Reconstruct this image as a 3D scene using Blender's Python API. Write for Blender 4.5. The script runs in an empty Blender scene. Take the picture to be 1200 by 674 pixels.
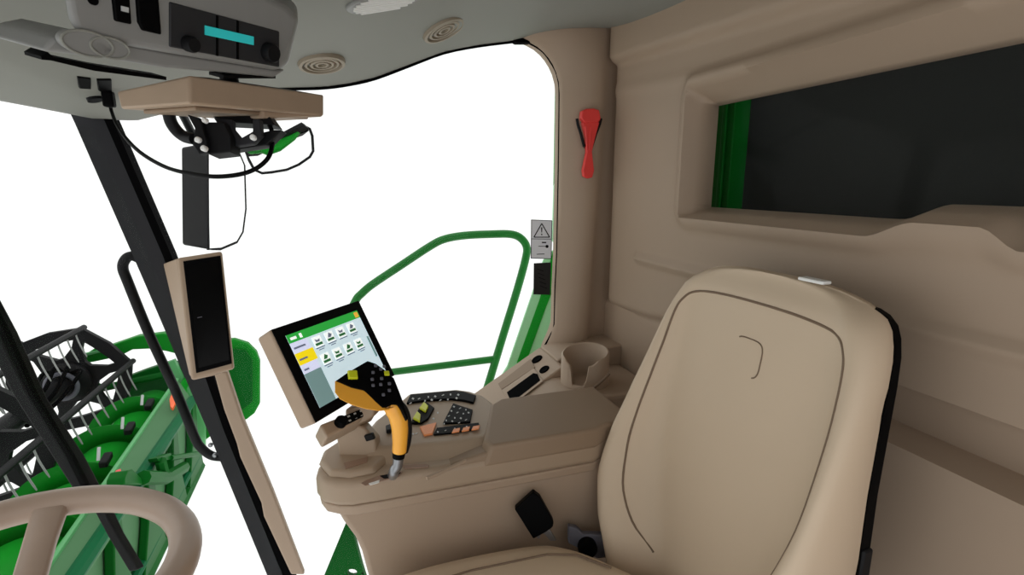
import bpy, bmesh, math, random
from mathutils import Vector as V, Matrix
from mathutils.bvhtree import BVHTree
random.seed(7)
SC = bpy.context.scene
COL = SC.collection

# ------------------------------------------------------------------ camera
f = 600.0
PITCH = math.atan(122 / 600.0)
YAW = math.radians(18)
EYE = V((0, 0, 1.35))
cp, sp_, cy, sy = math.cos(PITCH), math.sin(PITCH), math.cos(YAW), math.sin(YAW)
Fv = V((cp * cy, -cp * sy, -sp_))
Rv = V((-sy, -cy, 0))
Uv = V((sp_ * cy, -sp_ * sy, cp))
cam_d = bpy.data.cameras.new('camera')
cam = bpy.data.objects.new('camera', cam_d)
COL.objects.link(cam)
cam_d.sensor_width = 36
cam_d.lens = f / 1200 * 36
cam_d.clip_start = .02
cam_d.clip_end = 200
m = Matrix((Rv, Uv, -Fv)).transposed().to_4x4()
m.translation = EYE
cam.matrix_world = m
SC.camera = cam

def ray(x, y): return Fv + Rv * ((x - 600) / f) + Uv * ((337 - y) / f)
def P(x, y, d): return EYE + ray(x, y) * d
def PX(x, y, X):
    d = ray(x, y); return EYE + d * (X / d.x)
def PY(x, y, Y):
    d = ray(x, y); return EYE + d * (Y / d.y)
def PZ(x, y, Z):
    d = ray(x, y); return EYE + d * ((Z - EYE.z) / d.z)
def PPL(x, y, p0, n):
    d = ray(x, y); return EYE + d * ((p0 - EYE).dot(n) / d.dot(n))
def yW(x, z): return .254 + .24 * (z - .02) + .28 * (1 - ((x - .85) / .85) ** 2)
def PW(x, y, off=0):
    d = ray(x, y); a, b = .2, 4.0
    for _ in range(60):
        t = (a + b) / 2; p = EYE + d * t
        if p.y < yW(p.x, p.z) + off and p.x < 1.75: a = t
        else: b = t
    return EYE + d * a

def lerp(a, b, t): return a + (b - a) * t
def ss(x, a=0., b=1.):
    t = max(0., min(1., (x - a) / (b - a))); return t * t * (3 - 2 * t)
def interp(x, tab):
    if x <= tab[0][0]: return tab[0][1]
    for (x0, y0), (x1, y1) in zip(tab, tab[1:]):
        if x <= x1: return lerp(y0, y1, (x - x0) / (x1 - x0))
    return tab[-1][1]
def smooth_path(pts, n=6):
    pts = [V(p) for p in pts]; out = []
    for i in range(len(pts) - 1):
        p0 = pts[max(i - 1, 0)]; p1 = pts[i]; p2 = pts[i + 1]; p3 = pts[min(i + 2, len(pts) - 1)]
        for k in range(n):
            t = k / n
            out.append(.5 * ((2 * p1) + (p2 - p0) * t + (2 * p0 - 5 * p1 + 4 * p2 - p3) * t * t + (-p0 + 3 * p1 - 3 * p2 + p3) * t ** 3))
    out.append(pts[-1]); return out

# ------------------------------------------------------------------ materials
def srgb(c):
    return tuple(((v / 255) / 12.92 if v / 255 <= .04045 else (((v / 255) + .055) / 1.055) ** 2.4) for v in c) + (1,)
def mat(name, c, rough=.5, metal=0., var=.05, bump=0., scale=30, spec=.4, emit=0., coat=0.):
    M = bpy.data.materials.new(name); M.use_nodes = True
    nt = M.node_tree; b = nt.nodes['Principled BSDF']
    b.inputs['Roughness'].default_value = rough; b.inputs['Metallic'].default_value = metal
    b.inputs['Specular IOR Level'].default_value = spec
    b.inputs['Coat Weight'].default_value = coat
    tc = nt.nodes.new('ShaderNodeTexCoord'); nz = nt.nodes.new('ShaderNodeTexNoise')
    nz.inputs['Scale'].default_value = scale; nz.inputs['Detail'].default_value = 4
    nt.links.new(tc.outputs['Object'], nz.inputs['Vector'])
    mx = nt.nodes.new('ShaderNodeMix'); mx.data_type = 'RGBA'
    col = srgb(c)
    mx.inputs['A'].default_value = tuple(v * (1 - var) for v in col[:3]) + (1,)
    mx.inputs['B'].default_value = tuple(min(1, v * (1 + var)) for v in col[:3]) + (1,)
    nt.links.new(nz.outputs['Fac'], mx.inputs['Factor'])
    nt.links.new(mx.outputs['Result'], b.inputs['Base Color'])
    if emit:
        nt.links.new(mx.outputs['Result'], b.inputs['Emission Color']); b.inputs['Emission Strength'].default_value = emit
    if bump:
        n2 = nt.nodes.new('ShaderNodeTexNoise'); n2.inputs['Scale'].default_value = 700
        nt.links.new(tc.outputs['Object'], n2.inputs['Vector'])
        bp = nt.nodes.new('ShaderNodeBump'); bp.inputs['Strength'].default_value = bump; bp.inputs['Distance'].default_value = .001
        nt.links.new(n2.outputs['Fac'], bp.inputs['Height']); nt.links.new(bp.outputs['Normal'], b.inputs['Normal'])
    return M
M = {}
M['trim'] = mat('beige_trim_plastic', (168, 147, 127), .55, bump=.08, scale=4, var=.04)
M['console'] = mat('beige_console_plastic', (163, 143, 122), .5, bump=.08, scale=5, var=.04)
M['lid'] = mat('armrest_vinyl', (142, 121, 100), .6, bump=.1, scale=6, var=.04)
M['seat'] = mat('tan_leather', (204, 183, 158), .5, bump=.1, scale=6, var=.03)
M['seam'] = mat('seam_thread', (120, 100, 82), .7)
M['tan'] = mat('tan_housing_plastic', (170, 147, 125), .5, bump=.05)
M['wheel'] = mat('wheel_rim_plastic', (176, 154, 138), .38, bump=.04)
M['grey'] = mat('grey_headliner', (138, 138, 131), .7, bump=.12, scale=3, var=.03)
M['lgrey'] = mat('light_grey_plastic', (138, 138, 136), .45, bump=.05)
M['vent'] = mat('vent_tan', (146, 134, 116), .55)
M['black'] = mat('black_plastic', (20, 20, 22), .5, spec=.15)
M['dblack'] = mat('deep_black', (6, 6, 7), .5, spec=.05)
M['post'] = mat('charcoal_post_paint', (42, 42, 45), .55, spec=.15)
M['rubber'] = mat('black_rubber', (8, 8, 9), .8, spec=.02)
M['screenoff'] = mat('dark_glass_screen', (5, 5, 6), .2, spec=.12)
M['radio'] = mat('radio_face', (46, 46, 48), .45, spec=.2)
M['cyan'] = mat('cyan_lcd', (40, 165, 165), .4, emit=.45, var=.02)
M['green'] = mat('green_paint', (18, 122, 32), .35, var=.12, scale=6, spec=.06)
M['dgreen'] = mat('dark_green_paint', (9, 88, 26), .4, var=.15, scale=5, spec=.06)
M['bgreen'] = mat('bright_green_reflection', (26, 148, 42), .35, var=.18, scale=5, spec=.06)
M['pgreen'] = mat('pale_green_sheet', (82, 124, 86), .55, spec=.06, var=.05, scale=4)
M['fsunlit'] = mat('sunlit_fender_green', (160, 222, 170), .5, var=.04, scale=4)  # paler than the other greens: sunlight on the fender is put into the colour
M['lgreen'] = mat('light_green_sheet', (92, 168, 106), .5, var=.05, scale=4)
M['teal'] = mat('teal_green_steel', (14, 92, 54), .45, var=.1, spec=.06)
M['rail'] = mat('green_rail_paint', (18, 116, 38), .35, var=.08, spec=.35)
M['orange'] = mat('orange_grip', (255, 178, 56), .34, var=.05, spec=.7)
M['yellow'] = mat('yellow_button', (208, 214, 30), .4)
M['obutton'] = mat('orange_button', (240, 150, 92), .45)
M['white'] = mat('white_print', (235, 235, 232), .5, var=.01)
M['mark'] = mat('grey_symbol_print', (190, 192, 192), .5, var=.01)
M['red'] = mat('red_plastic', (232, 66, 62), .35)
M['reflector'] = mat('orange_reflector', (250, 96, 30), .3)
M['steel'] = mat('brushed_steel', (150, 152, 156), .32, metal=.9)
M['bluegrey'] = mat('blue_grey_plastic', (98, 98, 108), .5)
M['label'] = mat('grey_label_paper', (236, 238, 244), .5, var=.02)
M['darklabel'] = mat('black_label_print', (30, 29, 30), .45, var=.3, scale=60)
M['recess'] = mat('brown_inlay', (150, 122, 104), .55)
M['tank'] = mat('black_tank_panel', (52, 52, 52), .8, var=.04, scale=2, spec=.05)
M['floor'] = mat('floor_mat_rubber', (150, 140, 130), .8, bump=.2)
M['wire'] = mat('tine_wire', (150, 152, 150), .4)
M['ui_bg'] = mat('screen_pale_blue', (196, 216, 224), .3, emit=.75, var=.01)
M['ui_green'] = mat('screen_green_bar', (40, 160, 60), .3, emit=.7, var=.03)
M['ui_yellow'] = mat('screen_yellow_tab', (232, 208, 20), .3, emit=.75, var=.02)
M['ui_lav'] = mat('screen_lavender_tab', (206, 210, 236), .3, emit=.75, var=.01)
M['ui_teal'] = mat('screen_grey_teal', (112, 142, 142), .3, emit=.6, var=.05, scale=8)
M['ui_white'] = mat('screen_white_icon', (236, 242, 240), .3, emit=.8, var=.01)
M['ui_dgreen'] = mat('screen_icon_green', (44, 104, 60), .3, emit=.6, var=.02)
M['ui_text'] = mat('screen_text', (104, 112, 130), .3, emit=.6, var=.02)
M['ui_orange'] = mat('screen_orange_badge', (230, 170, 60), .3, emit=.7, var=.02)
def glossmat(name, c, rough):
    Mt = bpy.data.materials.new(name); Mt.use_nodes = True
    b = Mt.node_tree.nodes['Principled BSDF']
    b.inputs['Base Color'].default_value = c; b.inputs['Metallic'].default_value = 1; b.inputs['Roughness'].default_value = rough
    return Mt
M['mirror'] = glossmat('mirror_glass', (1, 1, 1, 1), .03)
def glassmat(name, tint, gl=.003):
    Mt = bpy.data.materials.new(name); Mt.use_nodes = True; nt = Mt.node_tree
    nt.nodes.clear(); o = nt.nodes.new('ShaderNodeOutputMaterial'); t = nt.nodes.new('ShaderNodeBsdfTransparent')
    g = nt.nodes.new('ShaderNodeBsdfGlossy'); mx = nt.nodes.new('ShaderNodeMixShader')
    t.inputs['Color'].default_value = tint; g.inputs['Roughness'].default_value = .02
    mx.inputs[0].default_value = gl
    nt.links.new(t.outputs[0], mx.inputs[1]); nt.links.new(g.outputs[0], mx.inputs[2]); nt.links.new(mx.outputs[0], o.inputs[0])
    return Mt
M['glass'] = glassmat('clear_window_glass', (.985, .995, .985, 1))
M['tint'] = glassmat('rear_window_glass', (.9, .92, .9, 1), .002)

# ------------------------------------------------------------------ mesh builder
def off_of(o):
    r = V((0, 0, 0))
    while o: r += o.location; o = o.parent
    return r
class MB:
    def __init__(s): s.v = []; s.f = []; s.m = []
    def add(s, vs, fs, m=0):
        k = len(s.v); s.v += [V(p) for p in vs]
        for q in fs: s.f.append([i + k for i in q]); s.m.append(m)
        return s
    def prism(s, poly, vec, m=0, vec0=None):
        vec = V(vec); a = [V(p) + (V(vec0) if vec0 is not None else V((0, 0, 0))) for p in poly]; n = len(a)
        b = [p + vec for p in a]
        fs = [list(range(n)), list(range(2 * n - 1, n - 1, -1))] + [[i, (i + 1) % n, n + (i + 1) % n, n + i] for i in range(n)]
        return s.add(a + b, fs, m)
    def taper(s, a, b, m=0):
        n = len(a)
        fs = [list(range(n)), list(range(2 * n - 1, n - 1, -1))] + [[i, (i + 1) % n, n + (i + 1) % n, n + i] for i in range(n)]
        return s.add(list(a) + list(b), fs, m)
    def box(s, c, dx, dy, dz, m=0):
        c, dx, dy, dz = V(c), V(dx), V(dy), V(dz)
        vs = [c + dx * i + dy * j + dz * k for i in (-.5, .5) for j in (-.5, .5) for k in (-.5, .5)]
        return s.add(vs, [[0, 1, 3, 2], [4, 6, 7, 5], [0, 4, 5, 1], [2, 3, 7, 6], [0, 2, 6, 4], [1, 5, 7, 3]], m)
    def abox(s, a, b, m=0):
        a, b = V(a), V(b); c = (a + b) / 2; d = b - a
        return s.box(c, (d.x, 0, 0), (0, d.y, 0), (0, 0, d.z), m)
    def rings(s, rings, m=0, closed=False, cap=True):
        n = len(rings[0]); vs = [p for r in rings for p in r]; fs = []
        R = len(rings)
        for i in range(R if closed else R - 1):
            j = (i + 1) % R
            for k in range(n):
                fs.append([i * n + k, i * n + (k + 1) % n, j * n + (k + 1) % n, j * n + k])
        if cap and not closed:
            fs.append(list(range(n - 1, -1, -1))); fs.append([(R - 1) * n + k for k in range(n)])
        return s.add(vs, fs, m)
    def tube(s, pts, r, n=10, closed=False, m=0, flat=1.0):
        pts = [V(p) for p in pts]; N = len(pts); rs = r if isinstance(r, (list, tuple)) else [r] * N
        T = []
        for i in range(N):
            if closed: t = pts[(i + 1) % N] - pts[i - 1]
            else: t = pts[min(i + 1, N - 1)] - pts[max(i - 1, 0)]
            T.append(t.normalized())
        a = V((0, 0, 1)) if abs(T[0].z) < .9 else V((1, 0, 0))
        u = T[0].cross(a).normalized(); out = []
        for i in range(N):
            u = (u - T[i] * u.dot(T[i])).normalized(); w = T[i].cross(u)
            out.append([pts[i] + (u * math.cos(2 * math.pi * k / n) + w * math.sin(2 * math.pi * k / n) * flat) * rs[i] for k in range(n)])
        return s.rings(out, m, closed)
    def cyl(s, a, b, r, n=20, m=0, r2=None):
        return s.tube([a, b], [r, r if r2 is None else r2], n, m=m)
    def lathe(s, c, axis, prof, n=28, m=0):
        c = V(c); ax = V(axis).normalized(); a = V((0, 0, 1)) if abs(ax.z) < .9 else V((1, 0, 0))
        u = ax.cross(a).normalized(); w = ax.cross(u)
        rs = [[c + ax * h + (u * math.cos(2 * math.pi * k / n) + w * math.sin(2 * math.pi * k / n)) * r for k in range(n)] for r, h in prof]
        return s.rings(rs, m)
    def grid(s, fn, nu, nv, m=0, skip=None):
        vs = [fn(i / nu, j / nv) for i in range(nu + 1) for j in range(nv + 1)]; fs = []
        for i in range(nu):
            for j in range(nv):
                if skip and skip(i, j): continue
                k = i * (nv + 1) + j; fs.append([k, k + 1, k + nv + 2, k + nv + 1])
        return s.add(vs, fs, m)
    def plate(s, outer, holes, vec, m=0):
        """flat plate with through holes, thickness vec"""
        bm = bmesh.new(); vec = V(vec); es = []
        for loop in [outer] + holes:
            vv = [bm.verts.new(V(p)) for p in loop]
            es += [bm.edges.new((vv[i], vv[(i + 1) % len(vv)])) for i in range(len(vv))]
        bmesh.ops.triangle_fill(bm, use_beauty=True, use_dissolve=False, edges=es)
        bm.verts.index_update()
        vs = [v.co.copy() for v in bm.verts]; n = len(vs)
        fs = [[v.index for v in q.verts] for q in bm.faces]; sides = []
        for e in bm.edges:
            if len(e.link_faces) == 1: sides.append([e.verts[0].index, e.verts[1].index, e.verts[1].index + n, e.verts[0].index + n])
        bm.free()
        return s.add(vs + [p + vec for p in vs], fs + [[i + n for i in reversed(q)] for q in fs] + sides, m)
    def build(s, name, mats, parent=None, bevel=0., seg=3, smooth=True, origin=None, angle=40, subsurf=0, solid=0., recalc=True):
        me = bpy.data.meshes.new(name)
        if origin is None:
            if parent is not None: o3 = off_of(parent)
            else:
                xs = [p.x for p in s.v]; ys = [p.y for p in s.v]; zs = [p.z for p in s.v]
                o3 = V(((min(xs) + max(xs)) / 2, (min(ys) + max(ys)) / 2, min(zs)))
        else: o3 = V(origin)
        me.from_pydata([p - o3 for p in s.v], [], s.f)
        if not isinstance(mats, (list, tuple)): mats = [mats]
        for q in mats: me.materials.append(M[q] if isinstance(q, str) else q)
        for poly, mi in zip(me.polygons, s.m): poly.material_index = mi
        if recalc:
            bm = bmesh.new(); bm.from_mesh(me); bmesh.ops.recalc_face_normals(bm, faces=bm.faces[:]); bm.to_mesh(me); bm.free()
        if smooth:
            for q in me.polygons: q.use_smooth = True
            me.set_sharp_from_angle(angle=math.radians(angle))
        me.update()
        o = bpy.data.objects.new(name, me); COL.objects.link(o)
        if parent is not None: o.parent = parent
        else: o.location = o3
        if solid:
            md = o.modifiers.new('solid', 'SOLIDIFY'); md.thickness = solid; md.offset = 0
        if bevel:
            md = o.modifiers.new('bevel', 'BEVEL'); md.width = bevel; md.segments = seg; md.limit_method = 'ANGLE'; md.angle_limit = math.radians(30)
            md.harden_normals = False
        if subsurf:
            md = o.modifiers.new('sub', 'SUBSURF'); md.levels = subsurf; md.render_levels = subsurf
        return o
def tag(o, label, cat, group=None):
    o['label'] = label; o['category'] = cat
    if group: o['group'] = group
    return o
def thing(name, loc, label, cat, group=None):
    o = bpy.data.objects.new(name, None); COL.objects.link(o); o.location = loc; o.empty_display_size = .05
    return tag(o, label, cat, group)
def struct(o): o['kind'] = 'structure'; return o

W = 1.68      # inner plane of the right-hand side of the cab
D = -.89      # rear panel

# ------------------------------------------------------------------ rear wall
win_in = (.20, 1.19, 1.286, 1.552)     # x0,x1,z0,z1 of the glass
win_out = (.165, 1.213, 1.258, 1.602)
def rear_y(x, z):
    low = lerp(-.872, -.905, ss(x, 1.05, 1.35)); rec = lerp(-.94, -.907, ss(x, .95, 1.3))
    y = lerp(low, rec, ss(z, .911, .923))
    zb = 1.0 - .07 * ss(x, .95, 1.45)
    y = lerp(y, D, ss(z, zb - .006, zb + .008))
    # corner fall-back of the pad
    if z > zb: y -= .035 * ss(x, 1.605, 1.66)
    # rib under the window
    rx = max(0, x - 1.43); rz = abs(z - 1.115)
    y += .014 * (1 - ss(math.hypot(rx, rz), .003, .020))
    # upper band
    zt = 1.738 - .0702 * (1.55 - x)
    y += .03 * ss(z, zt - .012, zt + .012)
    y += .012 * (1 - ss(abs(z - (zt - .09)), .0, .03)) * .4
    # raised lip round the window
    cx, cz = (win_out[0] + win_out[1]) / 2, (win_out[2] + win_out[3]) / 2
    hx, hz = (win_out[1] - win_out[0]) / 2, (win_out[3] - win_out[2]) / 2
    r = .03
    qx, qz = abs(x - cx) - hx + r, abs(z - cz) - hz + r
    sd = math.hypot(max(qx, 0), max(qz, 0)) + min(max(qx, qz), 0) - r
    if sd > -.002: y += .016 * (1 - ss(sd, .016, .034)) 
    # tapering reveal
    i0, i1, j0, j1 = win_in; o0, o1, p0, p1 = win_out
    t = max((i0 - x) / (i0 - o0), (x - i1) / (o1 - i1), (j0 - z) / (j0 - p0), (z - j1) / (p1 - j1))
    if sd <= 0 and t < 1:
        t = max(0, t); y = lerp(-.965, D + .016, t ** .8)
    return y
def lines(a, b, step, extra):
    out = []; n = int(round((b - a) / step))
    base = [a + (b - a) * i / n for i in range(n + 1)]
    base = [q for q in base if all(abs(q - e) > step * .55 for e in extra)]
    return sorted(base + list(extra))
xs = lines(-.45, 1.735, .012, [win_in[0], win_in[1], win_out[0], win_out[1], 1.2015, 1.2075])
zs = lines(0, 1.9, .011, [win_in[2], win_in[3], win_out[2], win_out[3], 1.272, 1.266, 1.577, 1.59, .911, .917, .923])
def bumpx(x): return ss(x, .445, .50) * (1 - ss(x, .59, .675))
rw = MB(); vs = []; fs = []
for i, x in enumerate(xs):
    for j, z in enumerate(zs):
        zz = z + .03 * bumpx(x) * ss(z, 1.20, 1.262) * (1 - ss(z, 1.30, 1.36))
        vs.append((x, rear_y(x, z), zz))
nz = len(zs)
for i in range(len(xs) - 1):
    for j in range(nz - 1):
        mx, mz = (xs[i] + xs[i + 1]) / 2, (zs[j] + zs[j + 1]) / 2
        if win_in[0] < mx < win_in[1] and win_in[2] < mz < win_in[3]: continue
        k = i * nz + j; fs.append([k, k + 1, k + nz + 1, k + nz])
rw.add(vs, fs)
wall_rear = struct(rw.build('wall_rear', 'trim', angle=60))
md = wall_rear.modifiers.new('solid', 'SOLIDIFY'); md.thickness = .02; md.offset = -1
g = MB(); g.abox((win_in[0] - .01, -.972, win_in[2] - .015), (win_in[1] + .012, -.967, win_in[3] + .02))
struct(g.build('window_1', 'tint', smooth=False))

# grain tank panel and green post seen through the rear window
t = MB(); t.abox((-.6, -1.22, .75), (1.45, -1.16, 2.0))
tank = tag(t.build('tank_panel', 'tank', bevel=.01), 'large black panel filling the view through the rear window', 'panel')
t = MB(); t.abox((1.222, -1.10, .75), (1.40, -1.045, 2.0))
for zz in (0,):
    t.abox((1.245, -1.045, .75), (1.262, -1.036, 2.0))
tag(t.build('body_post', 'dgreen', bevel=.004), 'upright green post at the left edge of the rear window view', 'post')

# ------------------------------------------------------------------ ceiling
edge_px = [(713, 33), (680, 35), (650, 38), (625, 42), (600, 48), (560, 53), (520, 61), (480, 76), (440, 91), (410, 98), (380, 102), (345, 103), (300, 104), (155, 140)]
EDGE = [PX(x, y, W) for x, y in edge_px]
ZE = sorted([(p.y, p.z) for p in EDGE])
def ceil_z(x, y):
    ze = interp(y, ZE)
    dx = max(0, W - x)
    amp = interp(y, [(-.9, -.08), (-.6, .02), (-.3, .09), (0, .09), (.62, .03)])
    return ze + amp * (1 - math.exp(-dx / .28))
def ceil_pt(u, v):
    x = lerp(W + .03, -.45, v ** 1.4)
    yf = yW(min(max(x, 0), 1.7), 1.5) - .0
    y = lerp(-.93, yf, u)
    return V((x, y, ceil_z(x, y)))
c = MB(); c.grid(ceil_pt, 70, 50)
ceiling = struct(c.build('ceiling', 'grey', angle=80, recalc=False))
ctree = BVHTree.FromPolygons(c.v, c.f)
def on_ceil(px, py):
    h, n, i, d = ctree.ray_cast(EYE, ray(px, py))
    if h is None: return P(px, py, 1.4), V((0, 0, -1))
    if n.dot(ray(px, py)) > 0: n = -n
    return h, n
md = ceiling.modifiers.new('solid', 'SOLIDIFY'); md.thickness = .03; md.offset = 1 if ceiling.data.polygons[0].normal.z > 0 else -1

# round louvre vents in the headliner
def roof_vent(px, py, rx, label):
    h, n = on_ceil(px, py)
    r = rx / f * (h - EYE).dot(Fv)
    root = thing('roof_vent', h, label, 'vent', 'round roof vents')
    b = MB(); b.lathe(h, n, [(r * .98, -.012), (r, .0), (r * .96, .008), (r * .84, .009), (r * .80, .003), (r * .8, -.01)], 36); b.build('vent_ring', 'vent', root)
    b = MB(); b.lathe(h, n, [(r * .81, -.010), (r * .81, -.001), (.0001, -.001)], 32); b.build('vent_dish', 'recess', root)
    for k, q in enumerate((.62, .4, .18)):
        b = MB(); b.lathe(h, n, [(r * (q + .12), -.002), (r * (q + .1), .006), (r * q, .007), (r * (q - .03), -.002)], 30); b.build('louvre', 'vent', root)
roof_vent(377, 74, 27, 'round tan roof vent nearer the overhead radio')
roof_vent(520, 34, 27, 'round tan roof vent near the rear end of the side window')
h, n = on_ceil(450, 2)
e = V((.2, -.98, .0)).normalized(); e = (e - n * e.dot(n)).normalized(); g2 = n.cross(e).normalized()
root = thing('roof_lamp', h, 'pale ribbed roof lens at the top edge of the photo', 'lamp')
b = MB(); b.prism([h + (e * math.cos(a) * .085 + g2 * math.sin(a) * .05) for a in [i * math.pi / 14 for i in range(28)]], n * .008, vec0=-n * .004); b.build('lens', 'lgrey', root, bevel=.003)
for k in range(-3, 4):
    L = .07 * math.sqrt(max(.05, 1 - (k / 4) ** 2))
    b = MB(); b.tube([h + g2 * k * .011 - e * L + n * .005, h + g2 * k * .011 + e * L + n * .005], .003, 8); b.build('lens_rib', 'white', root)

# ------------------------------------------------------------------ right-hand side: pillar, seal, glass, sill
wedge = [(20, 600), (35, 600), (42, 607), (46, 612), (50, 621), (55, 630), (61, 637), (68, 643), (76, 648), (85, 652), (96, 655), (110, 656), (160, 655.5), (200, 655), (250, 654), (300, 653), (340, 651), (365, 650.5), (380, 650), (392, 646), (405, 640), (425, 634)]
def corner_px(y): return lerp(716, 689, (y - 20) / (372 - 20))
wp = MB(); prof = [(0, 1.72), (0, 1.68), (.06, 1.668), (.25, 1.648), (.5, 1.630), (.72, 1.630), (.88, 1.64), (1.0, 1.66), (1.0, 1.664), (1.0, 1.74)]
ringsL = []
for y, xw in wedge:
    cx = corner_px(y); r = []
    for t, X in prof:
        px = lerp(xw, cx, t); p = PX(px, y, W)
        r.append(V((X, p.y - (.11 if X in (1.664, 1.74) else 0), p.z)))
    ringsL.append(r)
n = len(prof)
wp.rings(ringsL)
struct(wp.build('wall_right', 'trim', angle=50))
seal = [PX(x, y, 1.685) for x, y in [(300, 104), (345, 104), (380, 103), (410, 99), (440, 92), (480, 77), (520, 62), (560, 54), (600, 49), (613, 47), (622, 51), (631, 56), (639, 63), (646, 73), (652, 84), (655, 96), (656, 110), (655.5, 160), (655, 200), (654, 250), (653, 300), (651, 340), (650, 380), (646, 392), (639, 405)]]
b = MB(); b.tube(smooth_path(seal, 3), .005, 8); struct(b.build('trim_1', 'rubber'))
# a short black clip at the upper rear corner of the door glass
b = MB(); b.prism([PX(x, y, 1.675) for x, y in [(598, 45), (618, 44), (622, 50), (606, 50)]], (.03, 0, 0)); struct(b.build('trim_2', 'rubber', bevel=.003))
gl = MB()
gl.prism([PX(x, y, 1.70) for x, y in [(139, 150), (300, 112), (345, 103), (410, 97), (480, 74), (520, 60), (600, 47), (628, 52), (652, 82), (658, 110), (653, 340), (650, 392), (638, 410), (560, 480), (560, 640), (430, 674), (345, 674), (205, 300)]], (.006, 0, 0))
struct(gl.build('window_2', 'glass', smooth=False))
# windscreen glass (curved) 
ws = MB(); ws.grid(lambda u, v: V((lerp(1.69, -.02, u), yW(lerp(1.69, -.02, u), lerp(.02, 1.50, v)) + .004, lerp(.02, 1.50, v))), 30, 20)
struct(ws.build('window_3', 'glass', solid=.005))
# floor
b = MB(); b.abox((-.45, -.9, -.07), (1.72, -.10, -.02)); struct(b.build('floor', 'floor'))

# ------------------------------------------------------------------ A-pillar
XA = 1.690
LV = (118, 128, 145, 200, 260, 300, 360, 430, 504, 560, 620, 674, 690)
PL = [(118, 76), (128, 80), (145, 88), (330, 169), (504, 243), (674, 313), (690, 320)]
PR = [(118, 122), (145, 134), (300, 201), (504, 272), (674, 341), (690, 348)]
def pillar(name, mt, fl, fr_, X, dx):
    ap = MB(); ap.rings([[PX(fl(y), y, X), PX(fr_(y), y, X), PX(fr_(y), y, X) + V((dx, 0, 0)), PX(fl(y), y, X) + V((dx, 0, 0))] for y in LV])
    struct(ap.build(name, mt, angle=25))
pillar('trim_3', 'post', lambda y: interp(y, PL), lambda y: interp(y, PR) - 10, XA, .06)
pillar('trim_4', 'rubber', lambda y: interp(y, PR) - 10, lambda y: interp(y, PR), XA - .002, .05)
ap = MB(); ap.prism([PX(x, y, XA - .03) for x, y in [(250, 436), (266, 436), (284, 490), (320, 577), (357, 674), (341, 674), (309, 606), (306, 590), (281, 536), (277, 520), (262, 480)]], (.026, 0, 0))
struct(ap.build('trim_5', 'trim', bevel=.006))

# grab rail on the pillar
root = thing('grab_rail', PX(200, 420, 1.73), 'black tubular grab rail beside the windscreen pillar', 'rail')
pts = smooth_path([PX(x, y, 1.725) for x, y in [(163, 303), (154, 300), (147, 304), (144, 314), (150, 331), (175, 392), (208, 463), (228, 512), (236, 525), (248, 534), (262, 536)]], 6)
b = MB(); b.tube(pts, .0135, 14); b.build('rail_tube', 'black', root)
for (x, y) in ((252, 533), (247, 521)):
    p = PX(x, y, 1.715); b = MB(); b.lathe(p, (-1, 0, 0), [(.007, 0), (.007, .006), (.004, .009)], 12); b.build('bolt', 'steel', root)

# windscreen wiper outside the glass
root = thing('windshield_wiper', PW(60, 470, .03), 'long black wiper arm slanting across the windscreen', 'wiper')
def wpoly(l, off): return [PW(x, y, off) for x, y in l]
b = MB(); a = [(-30, 300), (-4, 340), (22, 389), (57, 467), (101, 535), (127, 585), (118, 598), (79, 535), (32, 460), (-8, 380), (-40, 330)]
b.prism(wpoly(a, .02), (0, .028, .0)); b.build('arm', 'black', root, bevel=.005)
b = MB(); a = [(-18, 330), (14, 389), (46, 462), (90, 535), (118, 590), (112, 592), (84, 535), (39, 462), (7, 392), (-24, 335)]
b.prism(wpoly(a, .013), (0, .012, 0)); b.build('blade', 'dblack', root, bevel=.002)
b = MB(); b.prism(wpoly([(118, 590), (130, 590), (146, 624), (170, 664), (162, 668), (137, 626)], .02), (0, .02, 0)); b.build('tip', 'black', root, bevel=.003)

# ------------------------------------------------------------------ overhead console with radio
p0 = P(200, 30, .648); nF = V((-.61, -.75, -.25)).normalized()
def H(x, y, o=0): return PPL(x, y, p0 + nF * o, nF)
root = thing('overhead_console', H(220, 60), 'light grey overhead console holding the radio above the windscreen', 'console')
b = MB()
face = [(66, -90), (72, -20), (80, 20), (88, 40), (130, 52), (200, 64), (325, 84), (338, 76), (351, 22), (335, 6), (280, -22), (220, -60), (200, -90)]
back = [PPL(x, y, p0 - nF * .13, nF) for x, y in face]
b.taper([H(x, y) for x, y in face], [q + V((0, 0, .02)) for q in back]); b.build('housing', 'lgrey', root, bevel=.010, seg=4)
b = MB(); lip = [(50, 60), (62, 44), (88, 38), (200, 62), (325, 82), (336, 82), (322, 91), (250, 84), (195, 80), (120, 68)]
b.prism([H(x, y, -.012) for x, y in lip], -nF * .10); b.build('lower_lip', 'lgrey', root, bevel=.005)
b = MB(); b.prism([H(x, y, -.03) for x, y in [(48, 66), (56, 61), (62, 66), (120, 78), (195, 90), (195, 94), (110, 83), (60, 71), (49, 70)]], -nF * .03); b.build('slot', 'dblack', root)
b = MB(); b.prism([H(x, y, -.03) for x, y in [(262, 88), (305, 89), (306, 84), (314, 83), (316, 88), (323, 88), (323, 92), (262, 92)]], -nF * .03); b.build('latch', 'black', root)
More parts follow.
